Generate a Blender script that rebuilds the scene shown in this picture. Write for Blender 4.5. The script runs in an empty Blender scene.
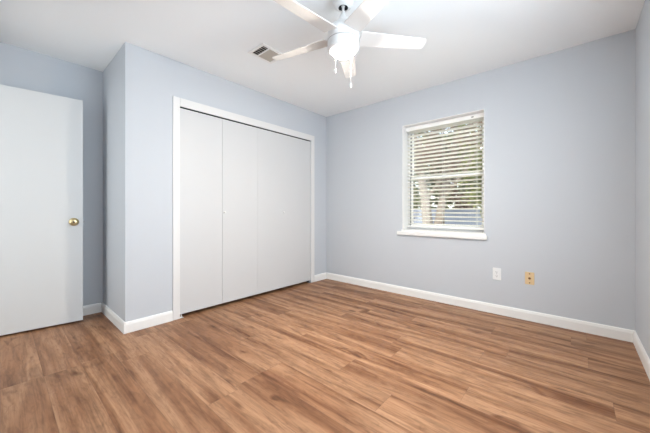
import bpy, bmesh, math, random
from mathutils import Vector, Matrix

R = math.radians
scene = bpy.context.scene
COL = scene.collection

# ------------------------------------------------------------------ camera
cam_data = bpy.data.cameras.new('camera')
cam_data.sensor_fit = 'HORIZONTAL'
cam_data.sensor_width = 36.0
cam_data.lens = 36.0 * 285.755 / 650.0
cam_data.shift_y = -(216.5 - 210.42) / 650.0
cam_data.clip_start = 0.02
cam = bpy.data.objects.new('camera', cam_data)
COL.objects.link(cam)
cam.location = (2.834, -3.2634, 1.028)
cam.rotation_euler = (R(90), 0, 0.719605)
scene.camera = cam

# ------------------------------------------------------------------ world, sun, fill lamps
world = bpy.data.worlds.new('sky')
scene.world = world
world.use_nodes = True
wn = world.node_tree
wn.nodes.clear()
w_out = wn.nodes.new('ShaderNodeOutputWorld')
w_bg = wn.nodes.new('ShaderNodeBackground')
w_sky = wn.nodes.new('ShaderNodeTexSky')
w_sky.sky_type = 'NISHITA'
w_sky.sun_disc = False
w_sky.sun_elevation = R(48)
w_sky.sun_rotation = R(200)
w_sky.air_density = 1.0
w_sky.dust_density = 4.0
w_bg.inputs['Strength'].default_value = 0.80
w_mix = wn.nodes.new('ShaderNodeMix')          # thin bright overcast over the blue
w_mix.data_type = 'RGBA'
w_mix.inputs['Factor'].default_value = 0.6
w_mix.inputs['B'].default_value = (2.2, 2.25, 2.3, 1)
wn.links.new(w_sky.outputs[0], w_mix.inputs['A'])
wn.links.new(w_mix.outputs['Result'], w_bg.inputs['Color'])
wn.links.new(w_bg.outputs[0], w_out.inputs['Surface'])

sun_data = bpy.data.lights.new('sun', 'SUN')
sun_data.energy = 5.2
sun_data.angle = R(2)
sun_data.color = (1.0, 0.97, 0.93)
sun = bpy.data.objects.new('sun', sun_data)
COL.objects.link(sun)
sun.rotation_euler = (R(-47), R(14), 0)
sun.location = (2, 6, 10)


def area(name, loc, rot, sx, sy, power, color):
    d = bpy.data.lights.new(name, 'AREA')
    d.shape = 'RECTANGLE'
    d.size, d.size_y = sx, sy
    d.energy = power
    d.color = color
    o = bpy.data.objects.new(name, d)
    COL.objects.link(o)
    o.location = loc
    o.rotation_euler = rot
    return o


# added fill lamp set in an invented second window (right wall, beside the camera)
area('added_side_fill', (3.265, -2.15, 1.45), (0, R(90), 0), 1.18, 1.46, 38.5, (0.78, 0.895, 1.0))
# added fill lamp in the unseen hall, shining through the open bedroom doorway
area('added_hall_fill', (-0.27, -4.55, 1.35), (R(90), 0, 0), 0.8, 2.0, 16.0, (0.98, 1.0, 0.98))

vs = scene.view_settings
scene.display_settings.display_device = 'sRGB'
vs.view_transform = 'Standard'
vs.look = 'None'
vs.gamma = 1.0
vs.use_curve_mapping = False
vs.exposure = 0.43


# ------------------------------------------------------------------ materials
def srgb(r, g, b):
    def f(c):
        c /= 255.0
        return c / 12.92 if c <= 0.04045 else ((c + 0.055) / 1.055) ** 2.4
    return (f(r), f(g), f(b), 1.0)


def new_mat(name):
    m = bpy.data.materials.new(name)
    m.use_nodes = True
    nt = m.node_tree
    b = nt.nodes['Principled BSDF']
    return m, nt, b


def paint(name, col, rough=0.55, vary=0.03, scale=6.0, bump=0.0, bump_scale=250.0, metallic=0.0, spec=0.4):
    m, nt, b = new_mat(name)
    N, L = nt.nodes, nt.links
    tc = N.new('ShaderNodeTexCoord')
    no = N.new('ShaderNodeTexNoise')
    no.inputs['Scale'].default_value = scale
    no.inputs['Detail'].default_value = 4
    L.new(tc.outputs['Object'], no.inputs['Vector'])
    mx = N.new('ShaderNodeMix')
    mx.data_type = 'RGBA'
    c = col
    mx.inputs['A'].default_value = tuple(min(1, v * (1 - vary)) for v in c[:3]) + (1,)
    mx.inputs['B'].default_value = tuple(min(1, v * (1 + vary)) for v in c[:3]) + (1,)
    L.new(no.outputs['Fac'], mx.inputs['Factor'])
    L.new(mx.outputs['Result'], b.inputs['Base Color'])
    b.inputs['Roughness'].default_value = rough
    b.inputs['Metallic'].default_value = metallic
    b.inputs['Specular IOR Level'].default_value = spec
    if bump > 0:
        n2 = N.new('ShaderNodeTexNoise')
        n2.inputs['Scale'].default_value = bump_scale
        n2.inputs['Detail'].default_value = 3
        L.new(tc.outputs['Object'], n2.inputs['Vector'])
        bp = N.new('ShaderNodeBump')
        bp.inputs['Strength'].default_value = bump
        bp.inputs['Distance'].default_value = 0.002
        L.new(n2.outputs['Fac'], bp.inputs['Height'])
        L.new(bp.outputs['Normal'], b.inputs['Normal'])
    return m


M = {}
M['wall'] = paint('wall_paint_pale_blue', (0.555, 0.588, 0.628, 1), 0.6, 0.012, 2.0, 0.12, 160)
M['ceiling'] = paint('ceiling_paint', (0.925, 0.95, 0.96, 1), 0.85, 0.01, 2.0, 0.2, 120, spec=0.2)
M['trim'] = paint('trim_white', (0.84, 0.84, 0.825, 1), 0.38, 0.012, 5.0)
M['casing'] = paint('casing_white', (0.74, 0.74, 0.735, 1), 0.40, 0.012, 5.0)
M['door'] = paint('door_white', (0.65, 0.66, 0.66, 1), 0.42, 0.012, 3.0, 0.05, 90)
M['panel'] = paint('closet_panel_white', (0.605, 0.613, 0.62, 1), 0.40, 0.012, 3.0, 0.05, 90)
M['closet'] = paint('closet_inside_shade', (0.10, 0.10, 0.10, 1), 0.8)
M['plastic'] = paint('white_plastic', (0.84, 0.85, 0.85, 1), 0.35, 0.01)
M['vinyl'] = paint('window_vinyl', (0.88, 0.88, 0.88, 1), 0.35, 0.01)
M['slat'] = paint('blind_slat_white', (0.90, 0.90, 0.88, 1), 0.45, 0.01)
def make_slat():
    m, nt, b = new_mat('blind_slat_white')
    N, L = nt.nodes, nt.links
    tc = N.new('ShaderNodeTexCoord')
    no = N.new('ShaderNodeTexNoise'); no.inputs['Scale'].default_value = 8
    L.new(tc.outputs['Object'], no.inputs['Vector'])
    r = N.new('ShaderNodeValToRGB')
    r.color_ramp.elements[0].color = (0.90, 0.90, 0.87, 1); r.color_ramp.elements[1].color = (0.93, 0.93, 0.90, 1)
    L.new(no.outputs['Fac'], r.inputs['Fac']); L.new(r.outputs['Color'], b.inputs['Base Color'])
    b.inputs['Roughness'].default_value = 0.5
    t = N.new('ShaderNodeBsdfTranslucent'); t.inputs['Color'].default_value = (0.92, 0.91, 0.86, 1)
    mx = N.new('ShaderNodeMixShader'); mx.inputs['Fac'].default_value = 0.55
    L.new(b.outputs[0], mx.inputs[1]); L.new(t.outputs[0], mx.inputs[2])
    L.new(mx.outputs[0], N['Material Output'].inputs['Surface'])
    return m


M['slat_thin'] = make_slat()
M['cord'] = paint('blind_cord', (0.82, 0.82, 0.80, 1), 0.7, 0.02)
M['dark'] = paint('dark_gap', (0.03, 0.03, 0.03, 1), 0.7)
M['groove'] = paint('groove_shade_grey', (0.16, 0.16, 0.17, 1), 0.6)
M['brass'] = paint('brass', (0.60, 0.49, 0.28, 1), 0.30, 0.05, 20, metallic=1.0)
M['steel'] = paint('steel', (0.45, 0.45, 0.46, 1), 0.35, 0.05, 20, metallic=1.0)
M['ivory'] = paint('almond_plastic', (0.72, 0.54, 0.31, 1), 0.4, 0.02)
M['ivory_dark'] = paint('cable_jack_brass', srgb(120, 84, 48), 0.4, 0.04)
M['fan_white'] = paint('fan_white_enamel', (0.80, 0.80, 0.79, 1), 0.35, 0.01)
M['fan_seam'] = paint('fan_seam_nickel', (0.42, 0.41, 0.40, 1), 0.3, 0.02, metallic=0.8)
M['blade'] = paint('fan_blade_white', (0.74, 0.725, 0.70, 1), 0.55, 0.02, 14)
M['vent'] = paint('vent_enamel', (0.88, 0.88, 0.87, 1), 0.45, 0.02)
M['vent_slat'] = paint('vent_slat_taupe', (0.60, 0.55, 0.48, 1), 0.5, 0.03)
M['fence'] = paint('weathered_fence', srgb(140, 150, 170), 0.85, 0.10, 2.0, 0.3, 8)
M['bark'] = paint('bark', srgb(122, 114, 105), 0.95, 0.22, 5.0, 0.8, 18)
M['bark_dark'] = paint('bark_dark', srgb(84, 74, 66), 0.95, 0.22, 5.0, 0.8, 18)
M['slot'] = paint('outlet_slot', (0.12, 0.12, 0.12, 1), 0.6)


def make_ground():
    m, nt, b = new_mat('leaf_litter_ground')
    N, L = nt.nodes, nt.links
    tc = N.new('ShaderNodeTexCoord')
    n1 = N.new('ShaderNodeTexNoise'); n1.inputs['Scale'].default_value = 0.5; n1.inputs['Detail'].default_value = 6
    L.new(tc.outputs['Object'], n1.inputs['Vector'])
    r = N.new('ShaderNodeValToRGB')
    r.color_ramp.elements[0].position = 0.38; r.color_ramp.elements[0].color = srgb(112, 118, 80)
    r.color_ramp.elements[1].position = 0.6; r.color_ramp.elements[1].color = srgb(170, 150, 122)
    L.new(n1.outputs['Fac'], r.inputs['Fac'])
    L.new(r.outputs['Color'], b.inputs['Base Color'])
    b.inputs['Roughness'].default_value = 0.95
    return m


M['ground'] = make_ground()


def make_leaf(name, c1, c2):
    m, nt, b = new_mat(name)
    N, L = nt.nodes, nt.links
    tc = N.new('ShaderNodeTexCoord')
    n1 = N.new('ShaderNodeTexNoise'); n1.inputs['Scale'].default_value = 1.6; n1.inputs['Detail'].default_value = 5
    L.new(tc.outputs['Object'], n1.inputs['Vector'])
    r = N.new('ShaderNodeValToRGB')
    r.color_ramp.elements[0].position = 0.36; r.color_ramp.elements[0].color = c1
    r.color_ramp.elements[1].position = 0.64; r.color_ramp.elements[1].color = c2
    L.new(n1.outputs['Fac'], r.inputs['Fac'])
    L.new(r.outputs['Color'], b.inputs['Base Color'])
    b.inputs['Roughness'].default_value = 0.6
    b.inputs['Specular IOR Level'].default_value = 0.3
    t = N.new('ShaderNodeBsdfTranslucent')
    L.new(r.outputs['Color'], t.inputs['Color'])
    mx = N.new('ShaderNodeMixShader'); mx.inputs['Fac'].default_value = 0.45
    L.new(b.outputs[0], mx.inputs[1]); L.new(t.outputs[0], mx.inputs[2])
    L.new(mx.outputs[0], N['Material Output'].inputs['Surface'])
    return m


M['leaf_green'] = make_leaf('leaf_green', srgb(88, 96, 76), srgb(146, 152, 122))
M['leaf_lime'] = make_leaf('leaf_lime', srgb(104, 114, 74), srgb(164, 168, 112))
M['leaf_rust'] = make_leaf('leaf_rust', srgb(108, 90, 80), srgb(160, 142, 130))
M['leaf_dark'] = make_leaf('leaf_dark', srgb(78, 86, 72), srgb(126, 134, 110))


def make_glass():
    m = bpy.data.materials.new('window_glass')
    m.use_nodes = True
    nt = m.node_tree
    N, L = nt.nodes, nt.links
    N.clear()
    out = N.new('ShaderNodeOutputMaterial')
    tr = N.new('ShaderNodeBsdfTransparent'); tr.inputs['Color'].default_value = (0.96, 0.975, 0.97, 1)
    gl = N.new('ShaderNodeBsdfGlossy'); gl.inputs['Roughness'].default_value = 0.02
    fr = N.new('ShaderNodeFresnel'); fr.inputs['IOR'].default_value = 1.45
    mx = N.new('ShaderNodeMixShader')
    L.new(fr.outputs[0], mx.inputs['Fac'])
    L.new(tr.outputs[0], mx.inputs[1]); L.new(gl.outputs[0], mx.inputs[2])
    L.new(mx.outputs[0], out.inputs['Surface'])
    return m


M['glass'] = make_glass()


def make_lamp_glass():
    m, nt, b = new_mat('lit_opal_glass')
    b.inputs['Base Color'].default_value = (0.9, 0.88, 0.82, 1)
    b.inputs['Roughness'].default_value = 0.3
    b.inputs['Emission Color'].default_value = (1.0, 0.91, 0.79, 1)
    b.inputs['Emission Strength'].default_value = 540.0
    return m


M['lamp'] = make_lamp_glass()


def make_floor():
    """vinyl planks running along X: 0.18 m wide, 1.22 m long, each with its own tone and grain"""
    m, nt, b = new_mat('oak_plank_floor')
    N, L = nt.nodes, nt.links

    def math_(op, a, bb=None, clamp=False):
        n = N.new('ShaderNodeMath'); n.operation = op; n.use_clamp = clamp
        for i, v in enumerate((a, bb)):
            if v is None:
                continue
            if isinstance(v, (int, float)):
                n.inputs[i].default_value = v
            else:
                L.new(v, n.inputs[i])
        return n.outputs[0]

    def comb(x, y, z=0.0):
        n = N.new('ShaderNodeCombineXYZ')
        for i, v in enumerate((x, y, z)):
            if isinstance(v, (int, float)):
                n.inputs[i].default_value = v
            else:
                L.new(v, n.inputs[i])
        return n.outputs[0]

    def white(vec):
        n = N.new('ShaderNodeTexWhiteNoise'); n.noise_dimensions = '3D'
        L.new(vec, n.inputs['Vector'])
        return n.outputs['Value']

    def noise(vec, scale, detail, rough=0.5, dist=0.0):
        n = N.new('ShaderNodeTexNoise')
        n.inputs['Scale'].default_value = scale
        n.inputs['Detail'].default_value = detail
        n.inputs['Roughness'].default_value = rough
        n.inputs['Distortion'].default_value = dist
        L.new(vec, n.inputs['Vector'])
        return n.outputs['Fac']

    def ramp(fac, stops):
        n = N.new('ShaderNodeValToRGB')
        while len(n.color_ramp.elements) < len(stops):
            n.color_ramp.elements.new(0.5)
        for e, (p, c) in zip(n.color_ramp.elements, stops):
            e.position = p; e.color = c
        L.new(fac, n.inputs['Fac'])
        return n.outputs['Color']

    def mix(fac, a, bb, mode='MIX'):
        n = N.new('ShaderNodeMix'); n.data_type = 'RGBA'; n.blend_type = mode
        for key, v in (('Factor', fac), ('A', a), ('B', bb)):
            if isinstance(v, (int, float, tuple)):
                n.inputs[key].default_value = v
            else:
                L.new(v, n.inputs[key])
        return n.outputs['Result']

    PW, PL = 0.18, 1.22
    tc = N.new('ShaderNodeTexCoord')
    sp = N.new('ShaderNodeSeparateXYZ')
    L.new(tc.outputs['Object'], sp.inputs[0])
    X, Y = sp.outputs[0], sp.outputs[1]
    yr = math_('DIVIDE', math_('ADD', Y, 20.0), PW)
    row = math_('FLOOR', yr)
    fy = math_('FRACT', yr)
    off = math_('MULTIPLY', white(comb(row, 3.7)), PL)
    xr = math_('DIVIDE', math_('ADD', math_('ADD', X, 20.0), off), PL)
    colm = math_('FLOOR', xr)
    fx = math_('FRACT', xr)
    pid = white(comb(row, colm, 1.3))
    pid2 = white(comb(row, colm, 8.1))
    # grain space: stretched along X, shifted per plank
    gx = math_('ADD', X, math_('MULTIPLY', pid, 37.0))
    gy = math_('ADD', Y, math_('MULTIPLY', pid2, 19.0))
    broad = noise(comb(math_('MULTIPLY', gx, 0.7), math_('MULTIPLY', gy, 8.0)), 1.0, 3, 0.5, 0.7)
    cath = noise(comb(math_('MULTIPLY', gx, 1.5), math_('MULTIPLY', gy, 14.0)), 1.0, 6, 0.6, 1.6)
    fine = noise(comb(math_('MULTIPLY', gx, 3.5), math_('MULTIPLY', gy, 90.0)), 1.0, 4, 0.65, 0.4)
    knot = noise(comb(math_('MULTIPLY', gx, 3.2), math_('MULTIPLY', gy, 9.5)), 1.0, 2, 0.5, 0.6)
    base = ramp(broad, [(0.26, srgb(110, 70, 44)), (0.44, srgb(149, 107, 77)), (0.58, srgb(174, 133, 101)), (0.75, srgb(160, 118, 87))])
    streak = ramp(cath, [(0.34, (0.58, 0.54, 0.51, 1)), (0.50, (0.93, 0.92, 0.91, 1)), (0.68, (1.05, 1.04, 1.03, 1))])
    c = mix(0.75, base, streak, 'MULTIPLY')
    fr = ramp(fine, [(0.32, (0.62, 0.58, 0.55, 1)), (0.52, (1.0, 1.0, 1.0, 1))])
    c = mix(0.6, c, fr, 'MULTIPLY')
    mott = noise(comb(math_('MULTIPLY', gx, 9.0), math_('MULTIPLY', gy, 34.0)), 1.0, 4, 0.6, 1.0)
    mr = ramp(mott, [(0.34, (0.74, 0.71, 0.69, 1)), (0.52, (1.0, 1.0, 1.0, 1)), (0.68, (1.07, 1.06, 1.05, 1))])
    c = mix(0.75, c, mr, 'MULTIPLY')
    kr = ramp(knot, [(0.64, (1.0, 1.0, 1.0, 1)), (0.74, (0.46, 0.38, 0.33, 1))])
    c = mix(0.9, c, kr, 'MULTIPLY')
    tone = ramp(pid2, [(0.0, (0.88, 0.87, 0.86, 1)), (0.5, (1.0, 1.0, 1.0, 1)), (1.0, (1.06, 1.06, 1.05, 1))])
    c = mix(1.0, c, tone, 'MULTIPLY')
    # seams
    ey = math_('MULTIPLY', math_('MINIMUM', fy, math_('SUBTRACT', 1.0, fy)), PW)
    ex = math_('MULTIPLY', math_('MINIMUM', fx, math_('SUBTRACT', 1.0, fx)), PL)
    e = math_('MINIMUM', ex, ey)
    seam = math_('LESS_THAN', e, 0.0011)
    c = mix(math_('MULTIPLY', seam, 0.35), c, (0.10, 0.06, 0.04, 1.0))
    L.new(c, b.inputs['Base Color'])
    b.inputs['Roughness'].default_value = 0.44
    b.inputs['Specular IOR Level'].default_value = 0.28
    bp = N.new('ShaderNodeBump')
    bp.inputs['Strength'].default_value = 0.15
    bp.inputs['Distance'].default_value = 0.001
    L.new(math_('SUBTRACT', fine, math_('MULTIPLY', seam, 1.5)), bp.inputs['Height'])
    L.new(bp.outputs['Normal'], b.inputs['Normal'])
    return m


M['floor'] = make_floor()


# ------------------------------------------------------------------ mesh helpers
class MB:
    def __init__(self):
        self.v, self.f, self.smooth = [], [], []

    def _add(self, vs_, fs_, smooth=False, mat=None):
        o = len(self.v)
        if mat is not None:
            vs_ = [mat @ Vector(p) for p in vs_]
        self.v += [tuple(p) for p in vs_]
        self.f += [tuple(i + o for i in f) for f in fs_]
        self.smooth += [smooth] * len(fs_)

    def box(self, x0, x1, y0, y1, z0, z1, mat=None):
        vs_ = [(x, y, z) for x in (x0, x1) for y in (y0, y1) for z in (z0, z1)]
        fs_ = [(0, 1, 3, 2), (4, 6, 7, 5), (0, 4, 5, 1), (2, 3, 7, 6), (0, 2, 6, 4), (1, 5, 7, 3)]
        self._add(vs_, fs_, False, mat)
        return self

    def lathe(self, prof, seg=40, mat=None, cap=True):
        """prof: list of (r, z) from one end to the other, around Z"""
        vs_, fs_ = [], []
        for r, z in prof:
            for i in range(seg):
                a = 2 * math.pi * i / seg
                vs_.append((r * math.cos(a), r * math.sin(a), z))
        for j in range(len(prof) - 1):
            for i in range(seg):
                k = (i + 1) % seg
                fs_.append((j * seg + i, j * seg + k, (j + 1) * seg + k, (j + 1) * seg + i))
        if cap:
            if prof[0][0] > 1e-6:
                fs_.append(tuple(range(seg))[::-1])
            if prof[-1][0] > 1e-6:
                fs_.append(tuple((len(prof) - 1) * seg + i for i in range(seg)))
        self._add(vs_, fs_, True, mat)
        return self

    def tube(self, pts, radii, seg=8):
        pts = [Vector(p) for p in pts]
        vs_, fs_ = [], []
        for i, p in enumerate(pts):
            d = (pts[min(i + 1, len(pts) - 1)] - pts[max(i - 1, 0)]).normalized()
            a = d.orthogonal().normalized() if i == 0 else (a - d * a.dot(d)).normalized()
            bvec = d.cross(a)
            for k in range(seg):
                t = 2 * math.pi * k / seg
                vs_.append(p + (a * math.cos(t) + bvec * math.sin(t)) * radii[i])
        for j in range(len(pts) - 1):
            for k in range(seg):
                n = (k + 1) % seg
                fs_.append((j * seg + k, j * seg + n, (j + 1) * seg + n, (j + 1) * seg + k))
        fs_.append(tuple(range(seg))[::-1])
        fs_.append(tuple((len(pts) - 1) * seg + k for k in range(seg)))
        self._add(vs_, fs_, True)
        return self

    def prism(self, outline, z0, z1, mat=None):
        n = len(outline)
        vs_ = [(x, y, z0) for x, y in outline] + [(x, y, z1) for x, y in outline]
        fs_ = [tuple(range(n))[::-1], tuple(range(n, 2 * n))]
        fs_ += [(i, (i + 1) % n, n + (i + 1) % n, n + i) for i in range(n)]
        self._add(vs_, fs_, False, mat)
        return self

    def build(self, name, mat, parent=None, bevel=0.0, seg=2, loc=None, rot=None):
        me = bpy.data.meshes.new(name)
        me.from_pydata(self.v, [], self.f)
        me.polygons.foreach_set('use_smooth', self.smooth)
        bm = bmesh.new(); bm.from_mesh(me)
        bmesh.ops.recalc_face_normals(bm, faces=bm.faces)
        bm.to_mesh(me); bm.free()
        me.materials.append(mat)
        o = bpy.data.objects.new(name, me)
        COL.objects.link(o)
        if parent is not None:
            o.parent = parent
        if loc is not None:
            o.location = loc
        if rot is not None:
            o.rotation_euler = rot
        if bevel > 0:
            md = o.modifiers.new('bevel', 'BEVEL')
            md.width = bevel; md.segments = seg; md.limit_method = 'ANGLE'; md.angle_limit = R(35)
        elif any(self.smooth):
            md = o.modifiers.new('edges', 'EDGE_SPLIT')
            md.split_angle = R(38)
        return o


def box(*a):
    return MB().box(*a)


def tag(o, label=None, cat=None, group=None, kind=None):
    if label: o['label'] = label
    if cat: o['category'] = cat
    if group: o['group'] = group
    if kind: o['kind'] = kind
    return o


def empty(name, loc=(0, 0, 0), rz=0.0):
    o = bpy.data.objects.new(name, None)
    o.empty_display_size = 0.1
    COL.objects.link(o)
    o.location = loc
    o.rotation_euler = (0, 0, rz)
    return o


# ------------------------------------------------------------------ room shell
H = 2.44
XR = 3.185            # right wall
YA = -2.566           # end of the closet wall
XA = -0.788           # back of the alcove
YF = -3.53            # wall behind the camera
CY0, CY1, CZ = -2.130, -0.335, 2.019   # closet opening
WX0, WX1, WZ0, WZ1 = 1.238, 2.135, 0.785, 2.064   # window opening
T = 0.22

tag(box(-0.95, XR + T, -4.9, T + 0.02, -0.06, 0.0).build('floor', M['floor']),
    'warm oak look plank floor running across the whole room', 'floor', kind='structure')
tag(box(-0.95, XR + T, -4.9, T + 0.02, H, H + 0.1).build('ceiling', M['ceiling']),
    'smooth off white painted ceiling over the room', 'ceiling', kind='structure')

w = MB()
w.box(-0.95, WX0, 0, T, 0, H); w.box(WX1, XR + T, 0, T, 0, H)
w.box(WX0, WX1, 0, T, 0, WZ0); w.box(WX0, WX1, 0, T, WZ1, H)
tag(w.build('wall_back', M['wall']), 'pale blue grey wall holding the window and outlet', 'wall', kind='structure')

w = MB()
w.box(-0.09, 0, CY1, 0, 0, H); w.box(-0.09, 0, YA, CY0, 0, H); w.box(-0.09, 0, CY0, CY1, CZ, H)
tag(w.build('wall_left', M['wall']), 'pale blue grey wall around the closet opening', 'wall', kind='structure')

tag(box(XA, -0.09, YA, YA + 0.09, 0, H).build('wall_alcove_side', M['wall']),
    'short pale blue wall turning back beside the closet', 'wall', kind='structure')
tag(box(XA - T, XA, -4.9, 0, 0, H).build('wall_alcove', M['wall']),
    'pale blue wall behind the open white door', 'wall', kind='structure')

SW = (-2.90, -1.40, 0.83, 2.07)     # invented opening for the side fill lamp, beside the camera
w = MB()
w.box(XR, XR + T, SW[1], 0, 0, H); w.box(XR, XR + T, YF - T, SW[0], 0, H)
w.box(XR, XR + T, SW[0], SW[1], 0, SW[2]); w.box(XR, XR + T, SW[0], SW[1], SW[3], H)
tag(w.build('wall_right', M['wall']), 'pale blue grey wall at the right edge of the photo', 'wall', kind='structure')

DX0, DX1 = -0.70, 0.08               # bedroom doorway in the wall behind the camera
w = MB()
w.box(XA, DX0, YF - T, YF, 0, H); w.box(DX1, XR, YF - T, YF, 0, H); w.box(DX0, DX1, YF - T, YF, 2.08, H)
tag(w.build('wall_front', M['wall']), 'pale blue grey wall behind the camera with the bedroom doorway', 'wall', kind='structure')
w = MB()
w.box(XA, 0.6, -4.9, -4.78, 0, H); w.box(0.5, 0.6, -4.78, YF - T, 0, H)
tag(w.build('wall_hall', M['wall']), 'pale hall wall beyond the bedroom doorway', 'wall', kind='structure')

# closet interior, coloured dark to stand for its shade
w = MB()
w.box(-0.70, -0.66, YA + 0.09, 0, 0, H)
w.box(-0.66, -0.09, YA + 0.09, YA + 0.11, 0, H); w.box(-0.66, -0.09, -0.02, 0, 0, H)
tag(w.build('wall_closet', M['closet']), 'closet walls coloured dark for shade behind the folding doors', 'wall', kind='structure')

# baseboards (profiled: flat face with an eased top)
BH, BT = 0.093, 0.014


def base_run(name, p0, p1, n, label):
    """board from p0 to p1 along the wall, thickness towards n"""
    p0, p1, n = Vector(p0), Vector(p1), Vector(n)
    prof = [(0, 0), (BT, 0), (BT, BH - 0.024), (BT * 0.78, BH - 0.012), (BT * 0.62, BH - 0.004), (BT * 0.30, BH), (0, BH)]
    k = len(prof)
    vs_ = []
    for p in (p0, p1):
        for t, z in prof:
            q = p + n * t
            vs_.append((q.x, q.y, z))
    fs_ = [(i, (i + 1) % k, k + (i + 1) % k, k + i) for i in range(k)] + [tuple(range(k)), tuple(range(k, 2 * k))]
    mb = MB(); mb._add(vs_, fs_)
    return tag(mb.build(name, M['trim']), label, 'baseboard', kind='structure')


base_run('baseboard_back', (0, 0, 0), (XR, 0, 0), (0, -1, 0), 'long white baseboard under the window wall')
base_run('baseboard_right', (XR, -BT, 0), (XR, YF, 0), (-1, 0, 0), 'white baseboard along the right hand wall')
base_run('baseboard_left', (0, -BT, 0), (0, CY1 + 0.066, 0), (1, 0, 0), 'short white baseboard between closet trim and room corner')
base_run('baseboard_left_near', (0, CY0 - 0.066, 0), (0, YA - BT + 0.0004, 0), (1, 0, 0), 'white baseboard left of the closet trim')
base_run('baseboard_alcove_side', (BT - 0.0004, YA, 0), (XA, YA, 0), (0, -1, 0), 'white baseboard on the wall turning back beside the closet')
base_run('baseboard_alcove', (XA, YA - BT, 0), (XA, YF, 0), (1, 0, 0), 'white baseboard behind the open white door')
base_run('baseboard_front', (DX1 + 0.07, YF, 0), (XR - BT, YF, 0), (0, 1, 0), 'white baseboard on the wall behind the camera')

# closet casing
CW, CT = 0.064, 0.012
cas = MB()
CH = 0.078
cas.box(0, CT, CY0 - CW, CY0, 0, CZ + CH)
cas.box(0, CT, CY1, CY1 + CW, 0, CZ + CH)
cas.box(0, CT, CY0, CY1, CZ, CZ + CH)
tag(cas.build('trim_1', M['casing'], bevel=0.003), 'flat white casing framing the closet opening', 'trim', kind='structure')
jb = MB()
jb.box(-0.09, -0.036, CY0 - 0.001, CY0 + 0.004, 0, CZ); jb.box(-0.09, -0.036, CY1 - 0.004, CY1 + 0.001, 0, CZ)
jb.box(-0.09, -0.034, CY0, CY1, CZ - 0.004, CZ + 0.001); jb.box(-0.034, -0.001, CY0 + 0.002, CY1 - 0.002, CZ - 0.003, CZ + 0.001)  # strip coloured dark to draw the shade in the gap over the doors
tag(jb.build('trim_2', M['dark']), 'closet track and jamb lining coloured dark for the shaded gap above the folding doors', 'trim', kind='structure')

# bedroom doorway casing (behind the camera)
cas = MB()
cas.box(DX0 - 0.06, DX0, YF, YF + 0.015, 0, 2.14); cas.box(DX1, DX1 + 0.06, YF, YF + 0.015, 0, 2.14)
cas.box(DX0, DX1, YF, YF + 0.015, 2.08, 2.14)
tag(cas.build('trim_3', M['trim'], bevel=0.003), 'white casing around the bedroom doorway', 'trim', kind='structure')


# ------------------------------------------------------------------ swing door
def knob_profile(s=1.0):
    return [(0.0, 0.056 * s), (0.016 * s, 0.0558 * s), (0.0195 * s, 0.0545 * s), (0.027 * s, 0.050 * s), (0.030 * s, 0.044 * s),
            (0.028 * s, 0.036 * s), (0.020 * s, 0.027 * s), (0.0135 * s, 0.020 * s), (0.013 * s, 0.011 * s),
            (0.030 * s, 0.009 * s), (0.035 * s, 0.0045 * s), (0.036 * s, 0.0)]


FREE = Vector((-0.590, -2.751, 0))
DIRD = Vector((-0.067, -0.507, 0)).normalized()      # from free edge to hinge
DW, DT, DZ0, DZ1 = 0.762, 0.035, 0.016, 2.045
hinge = FREE + DIRD * DW
dang = math.atan2(-DIRD.y, -DIRD.x)                  # local +x: hinge -> free edge ; room side is local -y
door = MB().box(0, DW, 0, DT, DZ0, DZ1).build('door_1', M['door'], bevel=0.002, loc=(hinge.x, hinge.y, 0), rot=(0, 0, dang))
tag(door, 'plain white slab door standing open at the left with brass knob', 'door', kind='structure')
kx = DW - 0.063
kb = MB().lathe(knob_profile(), 40, Matrix.Translation((kx, 0, 0.924)) @ Matrix.Rotation(R(90), 4, 'X')).build('door_knob', M['brass'], door)
tag(kb, 'polished brass knob')
MB().lathe([(0.0, 0.0580), (0.0070, 0.0578), (0.0075, 0.054)], 20, Matrix.Translation((kx, 0, 0.924)) @ Matrix.Rotation(R(90), 4, 'X')).build('keyhole', M['dark'], kb)
kb2 = MB().lathe(knob_profile(), 40, Matrix.Translation((kx, DT, 0.924)) @ Matrix.Rotation(R(-90), 4, 'X')).build('door_knob', M['brass'], door)
MB().box(DW - 0.001, DW + 0.011, DT * 0.3, DT * 0.7, 0.914, 0.934).build('latch_bolt', M['steel'], door, bevel=0.002)
for z in (0.25, 1.03, 1.82):
    MB().lathe([(0.007, 0.0), (0.007, 0.09)], 14, Matrix.Translation((-0.004, -0.004, z))).build('hinge', M['brass'], door)


# ------------------------------------------------------------------ closet folding doors
def bifold(name, ya, ym, yb, knob_y, label):
    PT = 0.030
    xf = -0.004
    root = empty(name, (xf, ya, 0))
    for (a, b_) in ((ya, ym), (ym, yb)):
        p = MB().box(-PT, 0, a - ya + (0.00005 if a != -1.690 else 0.0013), b_ - ya - (0.00005 if b_ != -1.690 else 0.0013), 0.035, CZ - 0.012)
        p.build('door_panel', M['panel'], root, bevel=0.0003)
    kp = [(0.0, 0.024), (0.007, 0.0235), (0.0115, 0.020), (0.0125, 0.0155), (0.010, 0.010), (0.006, 0.006), (0.0065, 0.002), (0.010, 0.0)]
    k = MB().lathe(kp, 28, Matrix.Translation((0, knob_y - ya, 1.008)) @ Matrix.Rotation(R(90), 4, 'Y')).build('knob', M['trim'], root)
    MB().lathe([(0.0, 0.0246), (0.003, 0.0245), (0.0035, 0.022)], 14, Matrix.Translation((0, knob_y - ya, 1.008)) @ Matrix.Rotation(R(90), 4, 'Y')).build('knob_screw', M['steel'], k)
    for z in (0.25, 1.0, 1.75):
        MB().box(-PT - 0.004, -PT, ym - ya - 0.03, ym - ya + 0.03, z, z + 0.06).build('hinge', M['steel'], root)
    tag(root, label, 'closet door', kind='structure')
    return root


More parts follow.
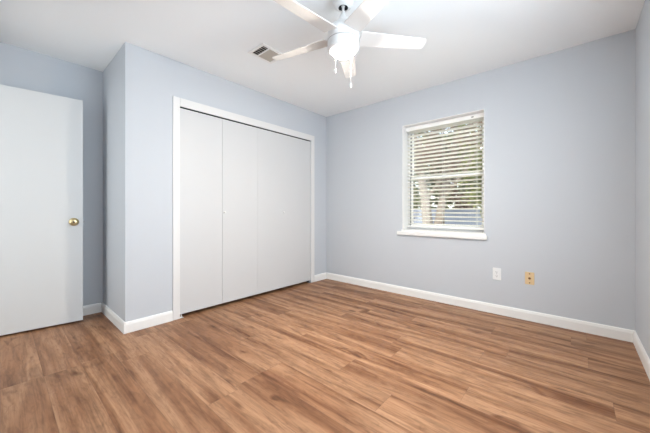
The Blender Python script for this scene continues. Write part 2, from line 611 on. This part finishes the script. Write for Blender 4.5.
bifold('door_2', CY0 + 0.001, -1.690, -1.2365, -1.669, 'left pair of flat white folding closet panels beside the alcove')
bifold('door_3', -1.2355, -0.790, CY1 - 0.001, -0.842, 'right pair of flat white folding closet panels near the room corner')
# floor pivot brackets of the closet doors
for y, lab in ((CY0 + 0.022, 'small white floor bracket under the left closet panel'), (CY1 - 0.022, 'small metal floor bracket under the right closet panel')):
    e = MB().box(-0.03, 0.006, y - 0.018, y + 0.014, 0, 0.004)
    e.box(-0.02, -0.012, y - 0.004, y + 0.004, 0.004, 0.034)
    tag(e.build('pivot_bracket', M['trim'] if y < -1 else M['steel'], bevel=0.001), lab, 'bracket')


# ------------------------------------------------------------------ window
win = empty('window_1', (WX0, 0, WZ0))
tag(win, 'white single hung window with trees behind its blind', 'window', kind='structure')
ww, wh = WX1 - WX0, WZ1 - WZ0
rv = MB()                                   # painted reveal lining
rv.box(0, 0.006, 0.0, T, 0, wh); rv.box(ww - 0.006, ww, 0.0, T, 0, wh); rv.box(0, ww, 0.0, T, wh - 0.006, wh)
rv.build('reveal', M['vinyl'], win)
fr = MB()
f0, f1 = 0.155, 0.215
fr.box(0.006, 0.020, f0, f1, 0, wh); fr.box(ww - 0.020, ww - 0.006, f0, f1, 0, wh)
fr.box(0.020, ww - 0.020, f0, f1, wh - 0.024, wh - 0.006); fr.box(0.020, ww - 0.020, f0, f1, 0.0, 0.034)
fr.build('window_frame', M['vinyl'], win, bevel=0.002)
g = MB(); g.box(0.020, 0.036, 0.178, 0.182, 0.034, wh - 0.024)
g.build('groove_shade_strip', M['groove'], win)  # dark strip drawn for the shade in the groove beside the sash
zm = 1.425 - WZ0
for (za, zb, ya, nm) in ((0.034, zm + 0.016, 0.162, 'lower_sash'), (zm - 0.016, wh - 0.024, 0.186, 'upper_sash')):
    s = MB()
    s.box(0.036, 0.060, ya, ya + 0.018, za, zb); s.box(ww - 0.060, ww - 0.020, ya, ya + 0.018, za, zb)
    s.box(0.060, ww - 0.060, ya, ya + 0.018, zb - 0.034, zb); s.box(0.060, ww - 0.060, ya, ya + 0.018, za, za + 0.034)
    so = s.build(nm, M['vinyl'], win, bevel=0.002)
    MB().box(0.058, ww - 0.058, ya + 0.007, ya + 0.011, za + 0.03, zb - 0.03).build('pane', M['glass'], so)
MB().box(ww / 2 - 0.03, ww / 2 + 0.03, 0.149, 0.162, zm + 0.004, zm + 0.016).build('sash_lock', M['vinyl'], win, bevel=0.003)
# stool and apron
sl = MB()
sl.box(-0.010, ww + 0.014, -0.012, 0.0, -0.012, 0.012)
sl.box(0.0, ww, 0.0, f0, -0.005, 0.012)
sl.build('sill', M['trim'], win, bevel=0.002)
MB().box(-0.062, ww + 0.030, -0.030, 0.0, -0.056, -0.012).build('apron', M['trim'], win, bevel=0.006, seg=3)

# invented window beside the camera (unseen: frame and panel around the fill lamp)
win2 = empty('added_window', (XR, SW[0], SW[2]))
tag(win2, 'unseen white window frame added around the fill lamp beside the camera', 'window', kind='structure')
s = MB()
a, b_ = SW[1] - SW[0], SW[3] - SW[2]
s.box(0.01, 0.05, 0, 0.04, 0, b_); s.box(0.01, 0.05, a - 0.04, a, 0, b_)
s.box(0.01, 0.05, 0.04, a - 0.04, 0, 0.04); s.box(0.01, 0.05, 0.04, a - 0.04, b_ - 0.04, b_)
s.build('window_frame', M['vinyl'], win2)
MB().box(0.12, 0.18, -0.01, a + 0.01, -0.01, b_ + 0.01).build('fill_lamp_backing', M['vinyl'], win2)  # closed panel behind the fill lamp of the added window

# ------------------------------------------------------------------ venetian blind
BX0, BX1 = WX0 + 0.010, WX1 - 0.0075
bl = empty('venetian_blind', (BX0, 0.118, WZ1 - 0.008))
tag(bl, 'white horizontal slat blind lowered with open slats in the window', 'blind')
bw = BX1 - BX0
MB().box(0, bw, -0.028, 0.028, -0.046, -0.002).build('headrail', M['slat'], bl, bevel=0.002)
va = MB().box(-0.004, bw + 0.004, -0.036, -0.029, -0.049, -0.001)
vo = va.build('valance', M['slat'], bl, bevel=0.003)
MB().box(bw - 0.135, bw - 0.112, -0.0385, -0.035, -0.032, -0.022).build('valance_clip', M['dark'], bl)
pitch = 0.0450
z = -0.066
zs = []
while z > -(WZ1 - 0.008 - (WZ0 + 0.012)) + 0.055:
    zs.append(z); z -= pitch


def slat_mesh():
    mb = MB()
    n = 6
    top, bot = [], []
    for i in range(n + 1):
        y = -0.025 + 0.05 * i / n
        zc = 0.0022 * (1 - (y / 0.025) ** 2)
        top.append((y, zc + 0.0014)); bot.append((y, zc - 0.0014))
    ring = top + bot[::-1]
    k = len(ring)
    vs_ = [(0.002, y, z_) for y, z_ in ring] + [(bw - 0.002, y, z_) for y, z_ in ring]
    fs_ = [(i, (i + 1) % k, k + (i + 1) % k, k + i) for i in range(k)] + [tuple(range(k)), tuple(range(k, 2 * k))]
    mb._add(vs_, fs_)
    return mb


s0 = slat_mesh().build('slat', M['slat_thin'], bl)
TILT = R(-12)
s0.location = (0, 0, zs[0]); s0.rotation_euler = (TILT, 0, 0)
for zz in zs[1:]:
    c = s0.copy(); COL.objects.link(c)
    c.parent = bl; c.location = (0, 0, zz)
zbot = zs[-1] - 0.030
MB().box(0.002, bw - 0.002, -0.025, 0.025, zbot - 0.012, zbot + 0.004).build('bottom_rail', M['slat'], bl, bevel=0.003)
for fx in (0.10, 0.50, 0.90):
    c = MB()
    for yy in (-0.0265, 0.0265):
        c.box(fx * bw - 0.0011, fx * bw + 0.0011, yy - 0.0007, yy + 0.0007, zbot, -0.052)
    c.build('ladder_cord', M['cord'], bl)
MB().tube([(0.055, -0.040, -0.058), (0.055, -0.041, -0.62)], [0.0035, 0.0035], 8).build('tilt_wand', M['cord'], bl)


# ------------------------------------------------------------------ wall plates
def plate_outline(w_, h_, r_=0.006, n=4):
    pts = []
    for cx, cy, a0 in ((w_ / 2 - r_, h_ / 2 - r_, 0), (-w_ / 2 + r_, h_ / 2 - r_, 90), (-w_ / 2 + r_, -h_ / 2 + r_, 180), (w_ / 2 - r_, -h_ / 2 + r_, 270)):
        for i in range(n + 1):
            a_ = R(a0 + 90 * i / n)
            pts.append((cx + r_ * math.cos(a_), cy + r_ * math.sin(a_)))
    return pts


UP = Matrix.Rotation(R(90), 4, 'X')           # local xy -> xz, local z -> -y
o = empty('power_outlet', (2.247, 0, 0.398))
tag(o, 'white duplex power outlet low on the wall right of the window', 'outlet')
MB().prism(plate_outline(0.074, 0.118), 0.0, 0.006, UP).build('cover_plate', M['plastic'], o, bevel=0.002)
for dz in (0.0195, -0.0195):
    rec = MB().prism(plate_outline(0.034, 0.028, 0.009), 0.006, 0.0085, Matrix.Translation((0, 0, dz)) @ UP).build('receptacle', M['plastic'], o, bevel=0.0008)
    sm = MB()
    sm.box(-0.0085, -0.0060, -0.0091, -0.0080, dz - 0.003, dz + 0.006)
    sm.box(0.0060, 0.0085, -0.0091, -0.0080, dz - 0.002, dz + 0.005)
    sm.lathe([(0.0028, 0.008), (0.0028, 0.0091)], 12, Matrix.Translation((0, 0, dz - 0.008)) @ UP)
    sm.build('slots', M['slot'], rec)
MB().lathe([(0.0035, 0.006), (0.0035, 0.0078), (0.0, 0.0082)], 14, UP).build('screw', M['steel'], o)

o = empty('cable_jack', (2.513, 0, 0.395))
tag(o, 'almond coloured cable jack plate on the wall right of the white outlet', 'cable jack')
MB().prism(plate_outline(0.072, 0.116), 0.0, 0.006, UP).build('cover_plate', M['ivory'], o, bevel=0.002)
MB().lathe([(0.0105, 0.006), (0.0105, 0.009), (0.0065, 0.009), (0.0065, 0.017), (0.0, 0.017)], 18, UP).build('coax_connector', M['ivory_dark'], o)
for dz in (0.042, -0.042):
    MB().lathe([(0.0055, 0.006), (0.0055, 0.0078), (0.0, 0.0084)], 14, Matrix.Translation((0, 0, dz)) @ UP).build('screw', M['ivory_dark'], o)

# ------------------------------------------------------------------ ceiling air vent
o = empty('ceiling_vent', (0.745, -1.672, H))
tag(o, 'small white slatted air vent in the ceiling left of the fan', 'vent')
VX, VY = 0.110, 0.130
f = MB()
f.box(-VX, VX, -VY, -VY + 0.026, -0.010, 0); f.box(-VX, VX, VY - 0.026, VY, -0.010, 0)
f.box(-VX, -VX + 0.026, -VY + 0.026, VY - 0.026, -0.010, 0); f.box(VX - 0.026, VX, -VY + 0.026, VY - 0.026, -0.010, 0)
f.box(-VX + 0.026, VX - 0.026, -0.046, -0.034, -0.010, 0)
f.build('frame', M['vent'], o, bevel=0.003)
MB().box(-VX + 0.02, VX - 0.02, -VY + 0.02, VY - 0.02, -0.0015, -0.0005).build('duct_shade_sheet', M['dark'], o)  # dark sheet standing for the shade inside the duct
for i in range(6):          # small bank, blades across
    x = -VX + 0.034 + i * 0.0285
    MB().box(-0.0008, 0.0008, -VY + 0.026, -0.046, -0.005, 0.005).build('slat', M['vent_slat'], o, loc=(x, 0, -0.0055), rot=(0, R(-40), 0))
for i in range(13):         # large bank
    y = -0.030 + i * 0.0102
    MB().box(-VX + 0.026, VX - 0.026, -0.0008, 0.0008, -0.0055, 0.0055).build('slat', M['vent_slat'], o, loc=(0, y, -0.0055), rot=(R(42), 0, 0))

# ------------------------------------------------------------------ ceiling fan
FX, FY = 1.673, -1.755
fan = empty('ceiling_fan', (FX, FY, H))
tag(fan, 'white five blade ceiling fan with a lit opal bowl and pull chains', 'ceiling fan')
Z = lambda z_: z_ - H
MB().lathe([(0.0, Z(2.4395)), (0.066, Z(2.4395)), (0.069, Z(2.43)), (0.067, Z(2.405)), (0.058, Z(2.385)), (0.045, Z(2.374)), (0.034, Z(2.371)),
            (0.032, Z(2.373)), (0.044, Z(2.380)), (0.056, Z(2.392)), (0.062, Z(2.41)), (0.062, Z(2.43)), (0.02, Z(2.43))], 48).build('canopy', M['fan_white'], fan)
MB().lathe([(0.0, Z(2.4285)), (0.058, Z(2.4285)), (0.060, Z(2.405)), (0.052, Z(2.391)), (0.040, Z(2.384)), (0.0, Z(2.384))], 40).build('canopy_shade_fill', M['dark'], fan)  # dark filler painting the unlit inside of the canopy
MB().lathe([(0.0, Z(2.412)), (0.010, Z(2.408)), (0.014, Z(2.395)), (0.012, Z(2.382)), (0.009, Z(2.377))], 28).build('hanger_ball', M['fan_white'], fan)
MB().lathe([(0.0085, Z(2.385)), (0.0085, Z(2.32))], 20).build('downrod', M['fan_white'], fan)
MB().lathe([(0.0085, Z(2.340)), (0.016, Z(2.337)), (0.020, Z(2.325)), (0.036, Z(2.295)), (0.052, Z(2.268)), (0.054, Z(2.258)), (0.0, Z(2.256))], 40).build('yoke_cover', M['fan_white'], fan)
MB().lathe([(0.0, Z(2.258)), (0.060, Z(2.256)), (0.082, Z(2.248)), (0.100, Z(2.225)), (0.106, Z(2.195)), (0.106, Z(2.150)), (0.0, Z(2.150))], 56).build('motor_housing', M['fan_white'], fan)
MB().lathe([(0.0, Z(2.151)), (0.1035, Z(2.151)), (0.1035, Z(2.145)), (0.0, Z(2.145))], 56).build('seam_ring', M['fan_seam'], fan)
MB().lathe([(0.0, Z(2.146)), (0.104, Z(2.146)), (0.105, Z(2.140)), (0.104, Z(2.095)), (0.094, Z(2.085)), (0.073, Z(2.081)), (0.0, Z(2.080))], 56).build('light_fitter', M['fan_white'], fan)
bowl = [(0.0715, Z(2.084))]
for i in range(1, 13):
    a_ = R(90 * i / 12)
    bowl.append((0.0715 * math.cos(a_) if i < 12 else 0.0, Z(2.080) - 0.030 * math.sin(a_)))
MB().lathe(bowl, 56).build('lamp_shade', M['lamp'], fan)


def blade_outline():
    r0, r1 = 0.115, 0.575
    pts = []
    n = 10
    lower, upper = [], []
    for i in range(n + 1):
        t = i / n
        r = r0 + (r1 - 0.03 - r0) * t
        hw = 0.062 - 0.015 * t
        lower.append((r, -hw)); upper.append((r, hw))
    tip = []
    hw = 0.047
    for i in range(1, 8):      # rounded corners at the tip
        a_ = R(-90 + 180 * i / 8)
        tip.append((r1 - 0.03 + 0.03 * math.cos(a_) ** 0.6, hw * math.sin(a_) if abs(math.sin(a_)) < 0.9 else hw * math.sin(a_)))
    return lower + tip + upper[::-1]


ob = blade_outline()
ang0 = 49.0
pitchm = Matrix.Rotation(R(-12), 4, 'X')
first = None
for k in range(5):
    if first is None:
        first = MB().prism(ob, -0.003, 0.003, pitchm).build('blade', M['blade'], fan, bevel=0.0015)
        arm = MB()
        arm.prism([(0.070, -0.022), (0.120, -0.026), (0.165, -0.040), (0.175, -0.030), (0.180, 0.0), (0.175, 0.030), (0.165, 0.040), (0.120, 0.026), (0.070, 0.022)], 0.003, 0.007, pitchm)
        firsta = arm.build('blade_iron', M['fan_white'], first, bevel=0.001)
        bo = first
    else:
        bo = first.copy(); COL.objects.link(bo); bo.parent = fan
        ao = firsta.copy(); COL.objects.link(ao); ao.parent = bo
    bo.location = (0, 0, Z(2.178))
    bo.rotation_euler = (0, 0, R(ang0 + 72 * k))
# pull chains with fobs (screen right of the bowl and screen left)
rt = Vector((0.7521, 0.6590, 0)); fw = Vector((-0.6590, 0.7521, 0))
for (sx, sf, zend) in ((0.045, -0.070, 1.812), (-0.054, -0.065, 1.908)):
    p = rt * sx + fw * sf
    ch = MB()
    ch.tube([(p.x, p.y, Z(2.088)), (p.x, p.y, Z(zend + 0.028))], [0.0010, 0.0010], 6)
    n_b = int((2.085 - zend - 0.028) / 0.006)
    for i in range(n_b):
        ch.lathe([(0.0, 0.0016), (0.0016, 0.0), (0.0, -0.0016)], 6, Matrix.Translation((p.x, p.y, Z(2.082) - i * 0.006)))
    co = ch.build('pull_chain', M['steel'] if False else M['plastic'], fan)
    MB().lathe([(0.0, 0.030), (0.003, 0.029), (0.0045, 0.022), (0.0050, 0.008), (0.004, 0.001), (0.0, 0.0)], 14, Matrix.Translation((p.x, p.y, Z(zend)))).build('chain_fob', M['plastic'], co)

# ------------------------------------------------------------------ outdoors
tag(box(-40, 30, T + 0.04, 60, -0.40, -0.30).build('ground', M['ground']), 'leaf strewn yard outside the window', 'ground', kind='structure')

rng = random.Random(7)
fen = empty('wooden_fence', (-6.0, 17.5, -0.30))
tag(fen, 'blue grey weathered board fence across the far yard outside the window', 'fence')
fb = MB()
x = -9.0
while x < 11.0:
    hgt = 1.42 + rng.uniform(-0.02, 0.02)
    fb.box(x, x + 0.14, 0.0, 0.02, 0.03, hgt); x += 0.148
fb.build('board_panel', M['fence'], fen)
fb = MB(); fb.box(-9, 11, 0.02, 0.06, 0.3, 0.39); fb.box(-9, 11, 0.02, 0.06, 1.1, 1.19)
fb.build('rail', M['fence'], fen)
for i in range(9):
    MB().box(-9 + i * 2.44, -8.9 + i * 2.44, 0.06, 0.16, -0.02, 1.48).build('post', M['fence'], fen)


def tree(name, loc, height, trunk_r, crown_c, crown_r, n_leaf, leaf_size, leafm, barkm, label, seed, fork=False, lean=0.0, lowest=0.0):
    rg = random.Random(seed)
    root = empty(name, loc)
    tag(root, label, 'tree' if name.endswith('tree') else name.split('_')[-1], 'trees and bushes beyond the window')
    tb = MB()
    th = height * 0.62

    def limb(p0, d, ln, r0, depth):
        pts, rad = [Vector(p0)], [r0]
        d = Vector(d).normalized()
        n = 5
        for i in range(n):
            d = (d + Vector((rg.uniform(-.14, .14), rg.uniform(-.14, .14), rg.uniform(-.03, .12)))).normalized()
            pts.append(pts[-1] + d * ln / n)
            rad.append(r0 * (1 - 0.62 * (i + 1) / n))
        tb.tube(pts, rad, 9 if depth == 0 else 6)
        if depth < 2:
            for i in (2, 3, 4, 5):
                for _ in range(2 if depth == 0 else 1):
                    a_ = rg.uniform(0, 2 * math.pi)
                    dd = (d * 0.7 + Vector((math.cos(a_), math.sin(a_), 0.35)) * 0.9)
                    limb(pts[i], dd, ln * rg.uniform(0.38, 0.55), rad[i] * 0.55, depth + 1)

    if fork:
        limb((0, 0, -0.05), (lean - 0.10, 0, 1), th, trunk_r, 0)
        limb((0.12, 0.02, 0.0), (lean + 0.16, 0.1, 1), th, trunk_r * 0.85, 0)
    else:
        limb((0, 0, -0.05), (lean, 0, 1), th, trunk_r, 0)
    tb.build('trunk', barkm, root)
    # crown: leaves gathered in clumps around the limbs
    vs_, fs_ = [], []
    clumps = []
    for _ in range(max(10, n_leaf // 90)):
        while True:
            q = Vector((rg.uniform(-1, 1), rg.uniform(-1, 1), rg.uniform(-1, 1)))
            if 0.25 < q.length < 1:
                break
        c_ = Vector((crown_c[0] + q.x * crown_r[0], crown_c[1] + q.y * crown_r[1], crown_c[2] + q.z * crown_r[2]))
        if c_.z < lowest:
            c_.z = lowest + rg.uniform(0, 0.6)
        clumps.append((c_, rg.uniform(0.35, 0.8) * min(crown_r) * 0.45))
    for _ in range(n_leaf):
        c_, cr = clumps[rg.randrange(len(clumps))]
        p = c_ + Vector((rg.gauss(0, 0.5), rg.gauss(0, 0.5), rg.gauss(0, 0.4))) * cr
        u = Vector((rg.uniform(-1, 1), rg.uniform(-1, 1), rg.uniform(-0.7, 0.7))).normalized()
        v = u.cross(Vector((rg.uniform(-1, 1), rg.uniform(-1, 1), rg.uniform(-1, 1)))).normalized()
        s_ = leaf_size * rg.uniform(0.6, 1.3)
        k = len(vs_)
        vs_ += [p - u * s_, p + v * s_ * 0.42, p + u * s_, p - v * s_ * 0.42]
        fs_.append((k, k + 1, k + 2, k + 3))
    mb = MB(); mb._add(vs_, fs_)
    me = mb.build('foliage', leafm, root)
    return root


G = -0.30
tree('forked_tree', (-1.75, 8.6, G), 7.5, 0.24, (0.1, 0.3, 4.6), (2.2, 1.8, 2.0), 5200, 0.07, M['leaf_rust'], M['bark'],
     'pale forked trunk with sparse rust leaves in the middle of the window', 11, fork=True, lowest=2.1)
tree('leafy_tree', (-5.9, 10.6, G), 7.0, 0.16, (0, 0, 3.9), (2.0, 1.8, 2.6), 7000, 0.11, M['leaf_green'], M['bark_dark'],
     'grey green leafy tree filling the left of the window', 21, lowest=1.5)
tree('leafy_tree', (-0.1, 12.9, G), 8.5, 0.15, (0, 0, 4.4), (1.7, 1.6, 3.3), 9500, 0.11, M['leaf_lime'], M['bark_dark'],
     'bright yellow green leafy tree at the right of the window', 31, lowest=1.3)
tree('leafy_tree', (-3.6, 15.6, G), 8.5, 0.18, (0, 0, 5.0), (2.0, 1.3, 3.0), 8000, 0.15, M['leaf_green'], M['bark_dark'],
     'tall green tree behind the forked trunk', 41, lowest=1.9)
tree('leafy_tree', (-9.6, 20.5, G), 9.0, 0.2, (0, 0, 5.0), (3.2, 2.4, 3.6), 7500, 0.19, M['leaf_dark'], M['bark_dark'],
     'dark green tree beyond the fence at the left of the window', 51, lowest=0.9)
tree('leafy_tree', (-5.4, 27.5, G), 9.5, 0.2, (0, 0, 5.2), (3.2, 2.4, 3.8), 7500, 0.19, M['leaf_rust'], M['bark_dark'],
     'rust brown tree beyond the fence in the middle of the window', 61, lowest=0.9)
tree('leafy_tree', (-1.6, 21.5, G), 9.0, 0.2, (0, 0, 5.0), (3.0, 2.4, 3.6), 7500, 0.19, M['leaf_green'], M['bark_dark'],
     'green tree beyond the fence at the right of the window', 71, lowest=0.9)
tree('leafy_bush', (-5.0, 14.2, G), 2.0, 0.05, (0, 0, 1.9), (0.9, 0.7, 0.7), 1500, 0.08, M['leaf_lime'], M['bark_dark'],
     'yellow green bush just above the fence at the lower left of the window', 81, lowest=1.3)
tree('hedge', (-9.0, 33.0, G), 2.6, 0.06, (0, 0, 2.1), (8.5, 0.9, 1.7), 15000, 0.24, M['leaf_green'], M['bark_dark'],
     'long low hedge closing the yard far behind the fence', 91, lowest=1.0)
